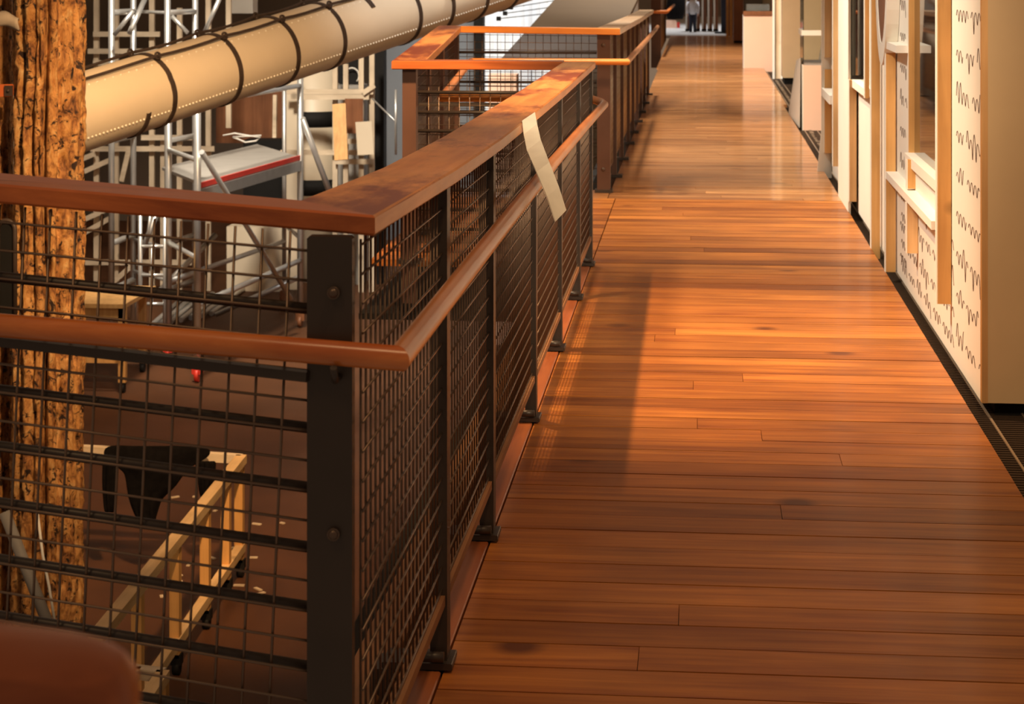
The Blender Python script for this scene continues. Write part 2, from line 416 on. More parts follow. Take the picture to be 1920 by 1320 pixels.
# front panel, hung in a slightly dropping plane
O = P(583, 575, 3.25); e1 = (P(0, 515, 3.43)-O).normalized()
up = P(143, 400, 3.38)-P(123, 833, 3.38); e2 = (up-e1*up.dot(e1)).normalized(); e3 = e1.cross(e2)
if e3.y > 0: e3 = -e3                                     # toward the camera
rows = [[O-e1*.05+e2*(.093-.049*i)+e3*.010, O+e1*1.2+e2*(.093-.049*i)+e3*.010] for i in range(20)]
cols = [[O+e1*(.040+.05*i)+e2*(-.9)+e3*.006, O+e1*(.040+.05*i)+e2*.122+e3*.006] for i in range(23)]
wire_panel(rows, cols, .0024).build('mesh_panel', M['wire'], NR)
for i, v in enumerate((-.006, -.202, -.300, -.398, -.496, -.594, -.692, -.79)):
    mb = MB(); mb.tube([O-e1*.05+e2*v-e3*.012, O+e1*1.2+e2*v-e3*.012], .0095, 12); mb.build('guard_bar', M['steel'], NR)
mb = MB(); mb.beam(O-e1*.014+e2*(-.108)+e3*.03, O+e1*1.2+e2*(-.108)+e3*.03, .02, .016); mb.build('handrail_support', M['steel'], NR)
mb = MB(); q = P(632, 696, 3.2); mb.tube([(q.x, cp.y-.036, q.z-.012), (q.x, cp.y-.07, q.z-.012), (q.x, cp.y-.085, q.z+.012)], .006, 8); mb.build('handrail_bracket', M['steel'], NR)
# strip of pale material hanging over the top rail and handrail
q = [[P(979, 226, 5.90), P(1003, 210, 5.96)], [P(982, 252, 5.84), P(1007, 232, 5.90)], [P(988, 282, 5.74), P(1014, 262, 5.80)],
     [P(1006, 322, 5.56), P(1030, 304, 5.62)], [P(1026, 368, 5.48), P(1048, 350, 5.54)], [P(1042, 415, 5.44), P(1062, 394, 5.50)]]
mb = MB(); mb.grid(q, False)
st = solo(mb, 'paper_strip', M['tape'], 'pale strip of paper hanging from the top rail down over the handrail', 'strip')
md = st.modifiers.new('solid', 'SOLIDIFY'); md.thickness = .004; md.offset = 1

# ================================================================ bay railing and far railing
BR = thing('railing', 'wooden capped mesh railing around the square viewing bay', 'railing', (-1.1, 11.6, 0))
FR = thing('railing', 'far mesh railing with pale top rail beyond the viewing bay', 'railing', (-.6, 18.2, 0))
bp_ = [Vector((-.69, 10.06, 1.04)), Vector((-1.40, 10.06, 1.04)), Vector((-1.60, 13.2, 1.118)), Vector((-.53, 13.2, 1.106)), Vector((-.53, 18, 1.06)), Vector((-.55, 23.6, 1.012))]
sec = sections(bp_, rect_prof(.165, .044))
loft(sec[0:2]).build('top_rail', M['railX'], BR); loft(sec[1:3]).build('top_rail', M['railY'], BR); loft(sec[2:4]).build('top_rail', M['railO'], BR)
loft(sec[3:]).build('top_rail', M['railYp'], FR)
hb = [Vector((-.705, 10.14, .84)), Vector((-1.33, 10.14, .838)), Vector((-1.52, 13.08, .888)), Vector((-.48, 13.08, .888)), Vector((-.48, 18, .855)), Vector((-.50, 23.6, .81))]
sec = sections(hb, round_prof(.021))
loft(sec[0:2], True).build('handrail', M['railO'], BR); loft(sec[1:3], True).build('handrail', M['handY'], BR); loft(sec[2:4], True).build('handrail', M['railO'], BR)
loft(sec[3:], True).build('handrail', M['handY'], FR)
def post(par, x, y, zt, w=.04, dp=.06, name='post', plate=True):
    mb = MB(); mb.box(x-w/2, x+w/2, y-dp/2, y+dp/2, -.2, zt, .5, .002); o = mb.build(name, M['steel2'], par)
    if plate:
        mb = MB(); mb.box(x-.06, x+.06, y-.045, y+.045, .001, .022, .5, .002); mb.build('foot_plate', M['steel'], o)
    return o
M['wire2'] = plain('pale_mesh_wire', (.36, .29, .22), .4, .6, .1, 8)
M['steel2'] = plain('brown_steel', (.085, .038, .024), .45, 0, .12, 8)
def panel(par, p, q, z0a, z1a, z0b, z1b, bars=(), r=.0022, both=True, step=.05, k=5):
    p = Vector(p); q = Vector(q); L = (q-p).length; rows = []; cols = []
    nrow = int((z1a-z0a)/step)
    for i in range(nrow+1):
        f = i*step/(z1a-z0a)
        rows.append([(p.x, p.y, z0a+f*(z1a-z0a)), (q.x, q.y, z0b+f*(z1b-z0b))])
    m_ = int(L/step)
    for j in range(1, m_):
        f = j/m_; a = p.lerp(q, f); cols.append([(a.x, a.y, z0a+f*(z0b-z0a)), (a.x, a.y, z1a+f*(z1b-z1a))])
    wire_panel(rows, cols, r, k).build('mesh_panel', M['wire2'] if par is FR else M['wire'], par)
    dn = Vector((q.y-p.y, p.x-q.x, 0)).normalized()*.013
    for zb in bars:
        mb = MB(); mb.tube([(p.x+dn.x, p.y+dn.y, zb), (q.x+dn.x, q.y+dn.y, zb)], .009, 8); mb.build('guard_bar', M['steel'], par)
# near cross
post(BR, -1.475, 10.0, .996, .07, .07, 'corner_post'); post(BR, -.725, 10.0, .996)
panel(BR, (-1.43, 9.985, 0), (-.745, 9.985, 0), .06, .99, .06, .99, (.877, .775, .68, .58, .48, .38, .28, .18))
mb = MB(); mb.beam((-1.43, 10.02, .812), (-.75, 10.02, .812), .02, .02); mb.build('handrail_support', M['steel'], BR)
# left side
post(BR, -1.66, 13.27, 1.07, .07, .07, 'corner_post'); post(BR, -1.54, 11.1, 1.02); post(BR, -1.60, 12.15, 1.05)
for a, c, z1, z2 in (((-1.48, 10.05, 0), (-1.54, 11.07, 0), .99, 1.015), ((-1.545, 11.13, 0), (-1.60, 12.12, 0), 1.015, 1.04), ((-1.605, 12.18, 0), (-1.65, 13.23, 0), 1.04, 1.07)):
    panel(BR, a, c, .06, z1, .06, z2)
# far cross, with the tall corner post
post(FR, -.642, 13.285, 1.064, .088, .08, 'corner_post')
panel(BR, (-1.62, 13.27, 0), (-.69, 13.27, 0), .06, 1.07, .06, 1.062, (.94, .84, .74, .64, .54, .44, .34, .24))
cpo = [o for o in FR.children if o.name.startswith('corner_post')][0]
for yy in (85, 318):
    q = P(1131, yy, 13.24); mb = MB(); mb.ball((q.x, 13.243, q.z), .014, 10, 5, (1, .5, 1)); mb.build('bolt', M['bolt'], cpo)
FP = [14.25, 15.55, 16.95, 18.1, 19.35, 20.65, 22.0, 23.5]
for y in FP: post(FR, -.615, y, 1.06-.0095*(y-13.2), .036, .055)
ed = [13.33]+FP
for a, c in zip(ed[:-1], ed[1:]):
    panel(FR, (-.622, a+.03, 0), (-.622, c-.03, 0), .12, 1.06-.0095*(a-13.2), .12, 1.06-.0095*(c-13.2), (), .0028, True, .05, 4)
TR = thing('railing', 'distant tall dark mesh railing at the far end of the walkway', 'railing', (-.75, 34, 0))
mb = MB(); mb.box(-.83, -.66, 33.85, 34.0, -.2, 1.7, .5, .004); mb.build('corner_post', M['steel2'], TR)
rows = [[(-.68, 34.0, .1+.06*i), (-.68, 40, .1+.06*i)] for i in range(20)]; cols = [[(-.68, 34+.06*i, .05), (-.68, 34+.06*i, 1.25)] for i in range(100)]
wire_panel(rows, cols, .004, 4).build('mesh_panel', M['wire'], TR)
mb = MB(); mb.tube([(-1.6, 33.8, .76), (-.56, 33.8, .76), (-.52, 40, .76)], .028, 10); mb.build('handrail', M['handX'], TR)

# ================================================================ exhibit wall on the right
EW = thing('exhibit_wall', 'white handwritten exhibition wall of panels and pine studs beside the walkway', 'exhibit wall', (1.0, 10.5, -.1))
ZT = 2.3
XS = .975
mb = MB()
yA, yB, yC = 6.975, 7.92, 9.40
mb.box(XS, XS+.016, yA, yB, .0, ZT); mb.box(XS, XS+.016, yB, yC, .0, .62); mb.box(XS, XS+.016, yC, 10.0, .0, ZT)
sheet = mb.build('writing_panel', M['white'], EW)
# illegible cursive in brown ink
def scrawl(mb, x, y0, y1, z, h, seed):
    rnd = random.Random(seed); y = y1                     # reads from the far end towards the viewer? runs along -y
    y = y1
    while y > y0+.03:
        wl = rnd.uniform(.16, .36); pts = []; t = 0; n_ = int(wl/.006)
        amp = h*rnd.uniform(.32, .46); asc = [rnd.random() < .16 for _ in range(40)]; des = [rnd.random() < .09 for _ in range(40)]
        for i in range(n_):
            yy = y-i*.006
            if yy < y0: break
            ph = i*.42; li = int(ph/(2*math.pi)) % 40
            zz = z+amp*math.sin(ph)*(1 if not asc[li] else 2.4 if math.sin(ph) > 0 else 1)*(1 if not des[li] or math.sin(ph) > 0 else 2.6)
            pts.append((x, yy+.006*math.cos(ph*.97), zz))
        if len(pts) > 3: mb.tube(pts, .0011, 4, True, False)
        y -= wl+rnd.uniform(.05, .10)
ink = MB()
for k_ in range(9):
    z = 1.33-.153*k_
    scrawl(ink, XS-.0015, 7.0, 7.64, z, .052, k_)
    scrawl(ink, XS-.0015, 9.44, 9.75, z, .055, 40+k_)
for k_, z in enumerate((.44, .31, .18, .07)): scrawl(ink, XS-.0015, 7.72, 9.7, z, .05, 80+k_)
ink.build('handwriting', M['ink'], sheet)
mb = MB(); mb.box(XS+.02, 1.4, yA-.0, yA+.03, .0, ZT); mb.build('end_panel', M['tan'], EW)
mb = MB(); mb.box(XS-.001, XS+.02, yA-.004, yA+.03, .0, ZT); mb.build('end_trim', M['edge'], EW)
mb = MB(); mb.box(1.03, 1.38, yA+.08, 14.5, -.10, .0); mb.build('toe_kick', M['black'], EW)
def stud(px0, px1, pyb, pyt, X0=.92, mat='pineo', dy=.045, zt=None, name='stud'):
    d = WX(px0, X0); x1 = d*cdir(px1); y = YX(px0, X0)
    z0 = max(-.06, ZD(pyb, d)); z1 = ZT if pyt is None else ZD(pyt, d)
    mb = MB(); mb.box(X0, x1, y, y+dy, z0, z1)
    o = mb.build(name, M[mat], EW)
    mb = MB(); mb.box(X0-.004, X0, y-.001, y+dy, z0, z1); mb.build('stud_face', M['white'], o)
    return o
stud(1758, 1783, 570, None)
stud(1661, 1679, 510, 76, .92, 'pineo'); stud(1664, 1683, 53, None, .925)
stud(1634, 1650, 490, None, .92, 'pineo')
stud(1701, 1721, 475, 380, .925, 'pine'); stud(1702, 1722, 354, 300, .94, 'pineo')
stud(1622, 1630, 184, None, .93, 'pineo')
stud(1593, 1606, 378, 150, .92, 'pine')
stud(1562, 1573, 312, None, .92, 'pine')
stud(1546, 1560, 287, 130, .92, 'pineo'); stud(1546, 1560, 108, None, .92, 'pine')
# shelves
def shelf(y0, y1, z, X0=.90, t=.03, x1=XS): 
    mb = MB(); mb.box(X0, x1, y0, y1, z-t, z); return mb.build('shelf', M['white'], EW)
shelf(8.0, 9.95, .50, .92, .035); shelf(9.42, 9.95, 1.145, .92, .035)
shelf(YX(1562, .92)+.06, YX(1546, .92)+.05, .62, .90, .06)
# dark panes with sills
mb = MB(); mb.box(XS+.026, XS+.032, yB, yC, .62, ZT); mb.build('glass_pane', M['mirror'], EW)
mb = MB(); mb.box(XS+.0005, XS+.026, yC-.02, yC, .645, ZT); mb.build('jamb', M['pineo'], EW)
mb = MB(); mb.box(.955, XS+.026, yB+.05, yC-.02, .60, .645); mb.build('sill', M['white'], EW)
yD, yE = 11.72, 12.85
mb = MB(); mb.box(XS, XS+.016, 10.0, yD, 0, ZT); mb.box(XS, XS+.016, yD, yE, 0, .80); mb.box(XS, XS+.016, yE, 14.75, 0, ZT); mb.build('back_panel', M['white'], EW)
mb = MB(); mb.box(XS+.012, XS+.018, yD, yE, .80, ZT); mb.build('glass_pane', M['mirror'], EW)
mb = MB(); mb.box(.935, XS+.016, yD-.3, yE, .775, .82); mb.build('sill', M['white'], EW)
mb = MB(); mb.box(.915, .93, YX(1592, .92), YX(1573, .92), -.05, ZT); mb.build('front_panel', M['white'], EW)
mb = MB(); mb.box(.90, .975, YX(1546, .92)+.05, YX(1546, .92)+.07, -.05, ZT); mb.build('front_panel', M['white'], EW)
# flaring foot of the last panel
q = P(1545, 175, 14.8); 
mb = MB(); mb.add([(.93, 14.80, .62), (.975, 14.82, .62), (.975, 14.82, -.05), (.865, 14.80, -.05), (.93, 14.83, .62), (.975, 14.85, .62), (.975, 14.85, -.05), (.865, 14.83, -.05)],
     [(0, 1, 2, 3), (7, 6, 5, 4), (0, 3, 7, 4), (1, 5, 6, 2), (3, 2, 6, 7), (0, 4, 5, 1)]); mb.build('flared_foot', M['white'], EW)
# oval porthole frame
mb = MB(); cy, cz = 10.09, 1.75; ring = []
for i in range(49):
    t = 2*math.pi*i/48; cs, sn = math.cos(t), math.sin(t)
    ring.append([(.911, cy+.30*cs, cz+.62*sn), (.911, cy+.38*cs, cz+.73*sn), (XS-.002, cy+.38*cs, cz+.73*sn), (XS-.002, cy+.30*cs, cz+.62*sn), (.911, cy+.30*cs, cz+.62*sn)])
mb.grid(ring, False); mb.build('porthole_frame', M['white'], EW)
mb = MB(); pts = [(.9155, cy+.299*math.cos(2*math.pi*i/48), cz+.619*math.sin(2*math.pi*i/48)) for i in range(48)]
mb.add(pts+[(.925, p[1], p[2]) for p in pts], [list(range(48)), list(range(95, 47, -1))]+[[i, (i+1) % 48, 48+(i+1) % 48, 48+i] for i in range(48)])
mb.build('porthole_board', M['brown'], EW)

# ================================================================ things along the right beyond the wall
def plinth(label, x0, x1, y0, dp, zt, ctop):
    t = thing('display_case', label, 'display case', ((x0+x1)/2, y0+dp/2, -.1))
    mb = MB(); mb.box(x0, x1, y0, y0+dp, -.1, zt, .5, .004); mb.build('plinth', M['peach'], t)
    mb = MB(); mb.box(x0-.006, x0, y0+.0, y0+dp, -.1, zt); mb.build('side_panel', M['white'], t)
    mb = MB(); mb.box(x0+.01, x1-.01, y0+.01, y0+dp-.01, zt, zt+.03); mb.build('case_base', M['grey'], t)
    mb = MB()
    g = .006
    for a in ((x0, x1, y0, y0+g), (x0, x1, y0+dp-g, y0+dp), (x0, x0+g, y0+g, y0+dp-g), (x1-g, x1, y0+g, y0+dp-g)): mb.box(*a, zt+.03, ctop)
    mb.build('case_glass', M['glass'], t)
    return t
d1 = 19.3
t = plinth('peach plinth with glass case just past the end of the handwritten wall', d1*cdir(1503), 1.50, 19.2, .55, .571, 1.9)
for z in (.86, 1.86):
    mb = MB(); x0 = d1*cdir(1503)
    mb.box(x0-.006, 1.5, 19.185, 19.2, z, z+.05); mb.box(x0-.016, x0-.006, 19.185, 19.75, z, z+.05); mb.build('case_frame', M['white'], t)
for i, (dx, ln) in enumerate(((.18, .2), (.30, .12))):
    mb = MB(); mb.beam((1.02+dx, 19.42+.2*i, .61), (1.06+dx+ln, 19.45+.2*i, 1.85), .10, .012, (0, 1, 0)); solo(mb, 'display_board', M['white'], 'white slanted board standing inside the nearer glass case, %s' % ('on the left' if i == 0 else 'on the right'), 'board')
mb = MB(); q0 = G(1478, 215); mb.hexa([P(1478, 213, 20.4), P(1499, 240, 19.0), P(1500, 240, 19.1), P(1480, 213, 20.5), P(1493, 113, 20.4), P(1501, 108, 19.2), P(1502, 108, 19.3), P(1495, 113, 20.5)])
solo(mb, 'leaning_board', M['white'], 'white board leaning against the left side of the nearer peach plinth', 'board')
d2 = 26.9
CB = thing('cabinet', 'tall tan cabinet with black toe kick between the two peach plinths', 'cabinet', (1.5, 27.1, -.1))
mb = MB(); mb.box(d2*cdir(1466), 1.92, 26.8, 27.4, .03, 2.2, .5, .004); mb.build('body', M['tan'], CB)
mb = MB(); mb.box(d2*cdir(1466)+.02, 1.9, 26.85, 27.38, -.1, .03); mb.build('toe_kick', M['black'], CB)
WF = thing('panel_frame', 'narrow white upright frame left of the tan cabinet', 'frame', (1.0, 28.2, -.1))
for px in (1447, 1462):
    x0 = 28.2*cdir(px); mb = MB(); mb.box(x0, x0+.03, 28.1, 28.16, -.06, 2.2); mb.build('upright', M['white'], WF)
mb = MB(); mb.box(28.2*cdir(1450)+.01, 28.2*cdir(1462), 28.14, 28.17, -.06, 2.2); mb.build('panel', M['pinew'], WF)
d3 = 30.1
t = plinth('peach plinth with dark framed glass case farther down the walkway', d3*cdir(1394), d3*cdir(1447)-.0, 30.0, .6, .796, 1.9)
mb = MB(); mb.box(d3*cdir(1394)-.01, d3*cdir(1447)+.01, 29.98, 30.0, .796, .86); mb.build('case_frame', M['brown'], t)
mb = MB(); mb.box(d3*cdir(1399), d3*cdir(1442), 30.2, 30.45, .83, .96); solo(mb, 'display_block', M['grey'], 'grey block exhibited inside the farther glass case', 'exhibit')
DC = thing('display_column', 'brown wooden column with black foot left of the farther plinth', 'column', (.77, 40.2, 0))
mb = MB(); mb.box(39.9*cdir(1375), 39.9*cdir(1393), 39.9, 40.5, .05, 2.4); mb.build('shaft', M['brown'], DC)
mb = MB(); mb.box(39.9*cdir(1375)+.01, 39.9*cdir(1393)-.01, 39.92, 40.48, 0, .05); mb.build('foot', M['black'], DC)
PF = thing('pine_frame', 'orange pine frame standing behind the brown column at the far end', 'frame', (.6, 43.5, 0))
for px in (1361, 1368, 1374):
    x0 = 43.5*cdir(px); mb = MB(); mb.box(x0, x0+.05, 43.4, 43.46, 0, 2.4); mb.build('upright', M['pineo'], PF)
mb = MB(); mb.box(43.5*cdir(1361), 43.5*cdir(1374), 43.47, 43.5, .02, 2.4); mb.build('board', M['peach'], PF)
mb = MB(); mb.box(46*cdir(1352), 46*cdir(1362), 46, 46.2, 0.03, 2.4); 
DP = thing('sign_post', 'dark post on a flat black foot at the far end of the hall', 'post', (46*cdir(1357), 46.1, 0))
mb.build('shaft', M['navy'], DP)
mb = MB(); mb.box(46*cdir(1340), 46*cdir(1368), 45.7, 46.4, 0, .03, .5, .005); mb.build('foot', M['black'], DP)
SC = thing('slatted_screen', 'screen of white edged brown slats across the far end', 'screen', (47.5*cdir(1320), 47.6, 0))
for px in (1286, 1304, 1316, 1327, 1338):
    x0 = 47.5*cdir(px); o = MB().box(x0-.005, x0+.035, 47.4, 47.44, .05, 2.4).build('slat', M['white'], SC)
    MB().box(x0+.035, x0+.105, 47.42, 47.5, .05, 2.4).build('slat_board', M['brown'], o)
    MB().box(x0-.01, x0+.11, 47.38, 47.55, 0, .05).build('slat_foot', M['black'], o)
# child walking behind the slats
CH = thing('person', 'small distant person in a white shirt and dark trousers standing by the slats', 'person', (47*cdir(1301), 47, 0))
cx = 47*cdir(1299)
mb = MB()
for sgn in (-1, 1): mb.tube([(cx+sgn*.05, 46.7, .02), (cx+sgn*.045, 46.7, .22), (cx+sgn*.04, 46.72, .45)], [.035, .042, .06], 10)
mb.build('trousers', M['navy'], CH)
mb = MB(); mb.tube([(cx, 46.72, .42), (cx, 46.71, .55), (cx, 46.7, .70), (cx, 46.7, .76)], [.085, .085, .10, .05], 12)
for sgn in (-1, 1): mb.tube([(cx+sgn*.10, 46.7, .71), (cx+sgn*.13, 46.68, .56), (cx+sgn*.12, 46.64, .44)], [.038, .034, .028], 8)
mb.build('shirt', M['shirt'], CH)
mb = MB(); mb.tube([(cx, 46.7, .74), (cx, 46.7, .80)], .032, 8); mb.ball((cx, 46.7, .90), .085, 12, 8, (.85, .95, 1.15))
for sgn in (-1, 1): mb.ball((cx+sgn*.12, 46.63, .41), .026, 8, 5)
mb.build('body', M['skin'], CH)
mb = MB(); mb.ball((cx, 46.72, .93), .088, 12, 8, (.9, .95, 1.0)); mb.build('hair', M['brown'], CH)
mb = MB()
for sgn in (-1, 1): mb.ball((cx+sgn*.05, 46.66, .025), .04, 8, 5, (.8, 1.8, .65))
mb.build('shoes', M['black'], CH)
DE = thing('draped_exhibit', 'black draped shape on a pinkish base at the far end of the walkway', 'exhibit', (50*cdir(1266), 50, 0))
x0 = 50*cdir(1266)
mb = MB(); mb.tube([(x0, 50, .22), (x0, 50, .4), (x0+.03, 50, .75), (x0, 50, 1.2), (x0-.05, 50, 1.5)], [.2, .24, .22, .16, .08], 12); mb.build('drape', M['cloth'], DE)
mb = MB(); mb.box(x0-.26, x0+.04, 49.8, 50.1, 0, .2, .5, .03); mb.build('base', M['peach'], DE)
mb = MB(); mb.box(x0+.045, x0+.12, 49.8, 50.1, .0, .15, .5, .02); solo(mb, 'red_box', M['red'], 'small red box beside the pinkish base at the far end', 'box')
mb = MB(); mb.box(-3.6, 3.4, 62, 62.2, 0, 4); struct('wall_back', mb, plain('back_wall', (.25, .20, .16), .7, 0, .3, .7))
mb = MB(); mb.box(1.95, 2.1, 4.5, 62, -.2, 4); struct('wall_right', mb, M['tan'])

# ================================================================ lower hall shell
mb = MB(); mb.box(-14, -.9, 4, 31, -2.56, -2.5); struct('floor.002', mb, M['hallf'])
mb = MB(); mb.box(-14, -.95, 30.6, 31, -2.5, 3.2)
struct('wall_left', mb, M['hallw'])
mb = MB(); mb.box(-.95, -.90, 4, 30.6, -2.5, -.3); struct('wall_right.001', mb, M['black'])
# bright wall beyond the bay, ribbed
mb = MB(); xa, xb = P(902, 0, 28).x, P(1075, 0, 28).x
mb.box(xa, xb, 28.0, 28.1, -2.5, 2.4)
for i in range(12): mb.box(xa+i*.11, xa+i*.11+.05, 27.97, 28.0, -2.5, 2.4)
struct('wall_left.001', mb, M['whitew'])
mb = MB(); mb.box(P(718, 0, 29).x, P(905, 0, 29).x, 28.8, 28.9, -2.5, 2.4); struct('wall_left.002', mb, plain('grey_wall', (.19, .19, .185), .7, 0, .1, .8))
ZF = -2.5
def steelcol(px0, px1, d, label):
    mb = MB(); a, c = P(px0, 0, d), P(px1, 0, d); mb.box(a.x, c.x, a.y, a.y+.22, ZF, 2.4, .5, .01); solo(mb, 'steel_column', M['black'], label, 'column')
steelcol(702, 720, 25, 'dark steel column beside the pale timber lattice tower')
steelcol(888, 906, 25.5, 'dark steel column in front of the bright ribbed wall')

# ================================================================ rotten timber
def rotten(name, label, pxc, d, rx, ry, lobes, seed, z0=ZF, z1=2.1, lean=0.0):
    c = P(pxc, 600, d); nz, nk = 420, 150; rows = []
    for i in range(nz):
        z = z0+(z1-z0)*i/(nz-1); row = []
        for j in range(nk+1):
            t = 2*math.pi*(j % nk)/nk
            g = sum(-dep*math.exp(-(((t-pos+math.pi+.10*noise.noise(Vector((pos*7, z*1.3, seed)))) % (2*math.pi)-math.pi)/wid)**2) for pos, dep, wid in lobes)
            q = Vector((math.cos(t)*1.0, math.sin(t)*1.0, z*.35))
            nn = .05*noise.noise(q*3+Vector((seed, 0, 0)))+.06*noise.noise(Vector((q.x*9, q.y*9, z*2.4+seed)))+.06*noise.noise(Vector((q.x*14, q.y*14, z*9+seed)))+.04*noise.noise(Vector((q.x*26, q.y*26, z*22+seed)))
            h = noise.noise(Vector((q.x*8+seed*2, q.y*8, z*4.2)))
            if h > .30: nn -= (h-.30)*.9
            r = 1+g+nn
            row.append((c.x+lean*(z-.5)+rx*r*math.cos(t), c.y+ry*r*math.sin(t), z))
        rows.append(row)
    mb = MB(); mb.grid(rows, True); return solo(mb, name, M['rot'], label, 'timber')
GR = [(math.radians(285), .42, .07), (math.radians(262), .20, .10), (math.radians(238), .35, .10), (math.radians(310), .25, .08), (math.radians(205), .5, .12)]
rotten('rotten_timber', 'worm eaten orange ship timber standing behind the front railing', 91, 11.6, .205, .22, GR, 3.0, ZF, 2.1, .004)
rotten('rotten_timber', 'second worm eaten timber at the left edge, split off by a dark gap', -20, 11.8, .125, .2, GR[:3], 9.0, ZF, 2.1, 0)
ST = thing('iron_strap', 'rounded dark iron strap on the leftmost timber behind the railing', 'strap', P(12, 500, 11.3))
c = P(12, 430, 11.28); mb = MB()
mb.tube([(c.x-.05, c.y, -.55)]+[(c.x-.05*math.cos(t), c.y, c.z+.05*math.sin(t)) for t in [i*math.pi/10 for i in range(11)]]+[(c.x+.05, c.y, -.55)], .014, 8); mb.build('loop', M['iron'], ST)
mb = MB(); mb.box(c.x-.045, c.x+.045, c.y+.0, c.y+.03, -.55, c.z+.03); mb.build('plate', M['black'], ST)
mb = MB(); q = P(9, 170, 11.45); mb.box(q.x-.06, q.x+.035, q.y, q.y+.05, q.z-.035, q.z+.035, .5, .005)
o = solo(mb, 'orange_block', plain('orange_block', (.62, .14, .03), .5), 'small orange block with dark bolt plate fixed at the left edge timber', 'block')
mb = MB(); q = P(15, 170, 11.44); mb.box(q.x-.02, q.x+.03, q.y-.006, q.y, q.z-.03, q.z+.03); mb.ball((q.x+.004, q.y-.01, q.z), .01); mb.build('bolt_plate', M['iron'], o)
mb = MB(); rows = []
for i in range(8):
    f = i/7; q0 = P(-8+f*44, 38-3*math.sin(f*3)+f*6, 11.33); h = .045-.012*abs(f-.4)
    rows.append([q0+Vector((0, -.03*math.sin(t), h*math.cos(t)+.01*math.sin(5*f+t*2))) for t in [k*math.pi/5 for k in range(6)]])
mb.grid(rows); o = solo(mb, 'canvas_strip', M['canvas'], 'grey rag of canvas wrapped across the top left timber', 'canvas'); md = o.modifiers.new('s', 'SOLIDIFY'); md.thickness = .015
mb = MB(); mb.tube([P(8, 960, 11.0), P(100, 1195, 10.9)], .032, 12); solo(mb, 'leaning_pole', M['grey'], 'grey pole leaning against the foot of the rotten timber', 'pole')
mb = MB(); mb.tube([P(70, 960, 11.1), P(80, 1040, 11.05), P(92, 1100, 11), P(105, 1180, 11)], .008, 8); solo(mb, 'cable', M['tape'], 'thin pale cable hanging down the rotten timber beside the grey pole', 'cable')

# ================================================================ cream mast with iron bands
a0 = P(160, 208, 13.8); b0 = P(620, 62, 15.9); ax = (b0-a0); L = ax.length; ad = ax.normalized(); R = .272
pA, pB = a0-ad*(.75*L), a0+ad*(2.9*L)
MS = thing('mast', 'long cream riveted mast with dark iron bands lying across the hall', 'mast', a0)
mb = MB(); mb.tube([pA.lerp(pB, i/24) for i in range(25)], R, 64); mb.build('tube', M['cream'], MS)
tocam = Vector((SA, -CA, 0)); sv = (tocam-ad*tocam.dot(ad)).normalized(); uv = ad.cross(sv)
if uv.z < 0: uv = -uv
def px_of(p):
    x = p.x*CA+p.y*SA; d = -p.x*SA+p.y*CA; return 960+F*x/d
def t_px(px):
    lo, hi = -1.0, 3.0
    for _ in range(50):
        m_ = (lo+hi)/2
        if px_of(a0+ax*m_) < px: lo = m_
        else: hi = m_
    return lo
def ringpt(c, th, r): return c+(sv*math.cos(th)+uv*math.sin(th))*r
bands = [277, 402, 510, 598, 741, 803, 868, 930]
for k_, px in enumerate(bands):
    c = a0+ax*t_px(px); w = .020; rows = []
    for i in range(49):
        th = 2*math.pi*i/48; wob = .006*noise.noise(Vector((i*.6, k_, 0))) if k_ == 0 else 0
        rows.append([ringpt(c-ad*(w+wob), th, R-.002), ringpt(c-ad*(w+wob), th, R+.010), ringpt(c+ad*(w-wob), th, R+.010), ringpt(c+ad*(w-wob), th, R-.002)])
    mb = MB(); mb.grid(rows, False); bd = mb.build('iron_band', M['iron'], MS)
    for th in (math.radians(100), math.radians(46)):
        mb = MB(); q = ringpt(c, th, R+.035); mb.tube([q+(ad*math.cos(t)+uv*math.sin(t))*.024 for t in [i*2*math.pi/12 for i in range(13)]], .009, 6); mb.tube([ringpt(c, th, R), q], .012, 6); mb.build('ring_bolt', M['iron'], bd)
for th in (math.radians(100), math.radians(46)):
    pts = [pA]
    ts = [-.5]+[t_px(px) for px in bands]+[2.8]; pts = []
    for k_, (ta, tb) in enumerate(zip(ts[:-1], ts[1:])):
        for f in (0, .25, .5, .75): pts.append(ringpt(a0+ax*(ta+(tb-ta)*f), th, R+.035-.03*4*f*(1-f)*.5))
    mb = MB(); mb.tube(pts, .0115, 8); mb.build('jackstay', M['iron'], MS)
for th, d0 in ((math.radians(-42), .035), (math.radians(38), .075)):
    mb = MB(); s = -.4*L
    while s < 2.6*L: mb.ball(ringpt(a0+ad*s, th, R), .009 if d0 < .05 else .008, 6, 4); s += d0
    rv = mb.build('rivets', plain('rivet_paint', (.9, .84, .72), .4), MS); rv['kind'] = 'stuff'
def strap(tc, th0, th1, w=.022):
    rows = []
    for i in range(13):
        th = th0+(th1-th0)*i/12; c = a0+ax*tc
        rows.append([ringpt(c-ad*w, th, R), ringpt(c-ad*w, th, R+.012), ringpt(c+ad*w, th, R+.012), ringpt(c+ad*w, th, R)])
    mb = MB(); mb.grid(rows, False); mb.build('broken_strap', M['iron'], MS)
strap(t_px(228), math.radians(-100), math.radians(-32), .018); strap(t_px(664), math.radians(20), math.radians(100))
mb = MB(); c = a0+ax*t_px(800); mb.ball(ringpt(c, math.radians(8), R+.04), .05, 12, 8); mb.build('clamp', M['iron'], MS)

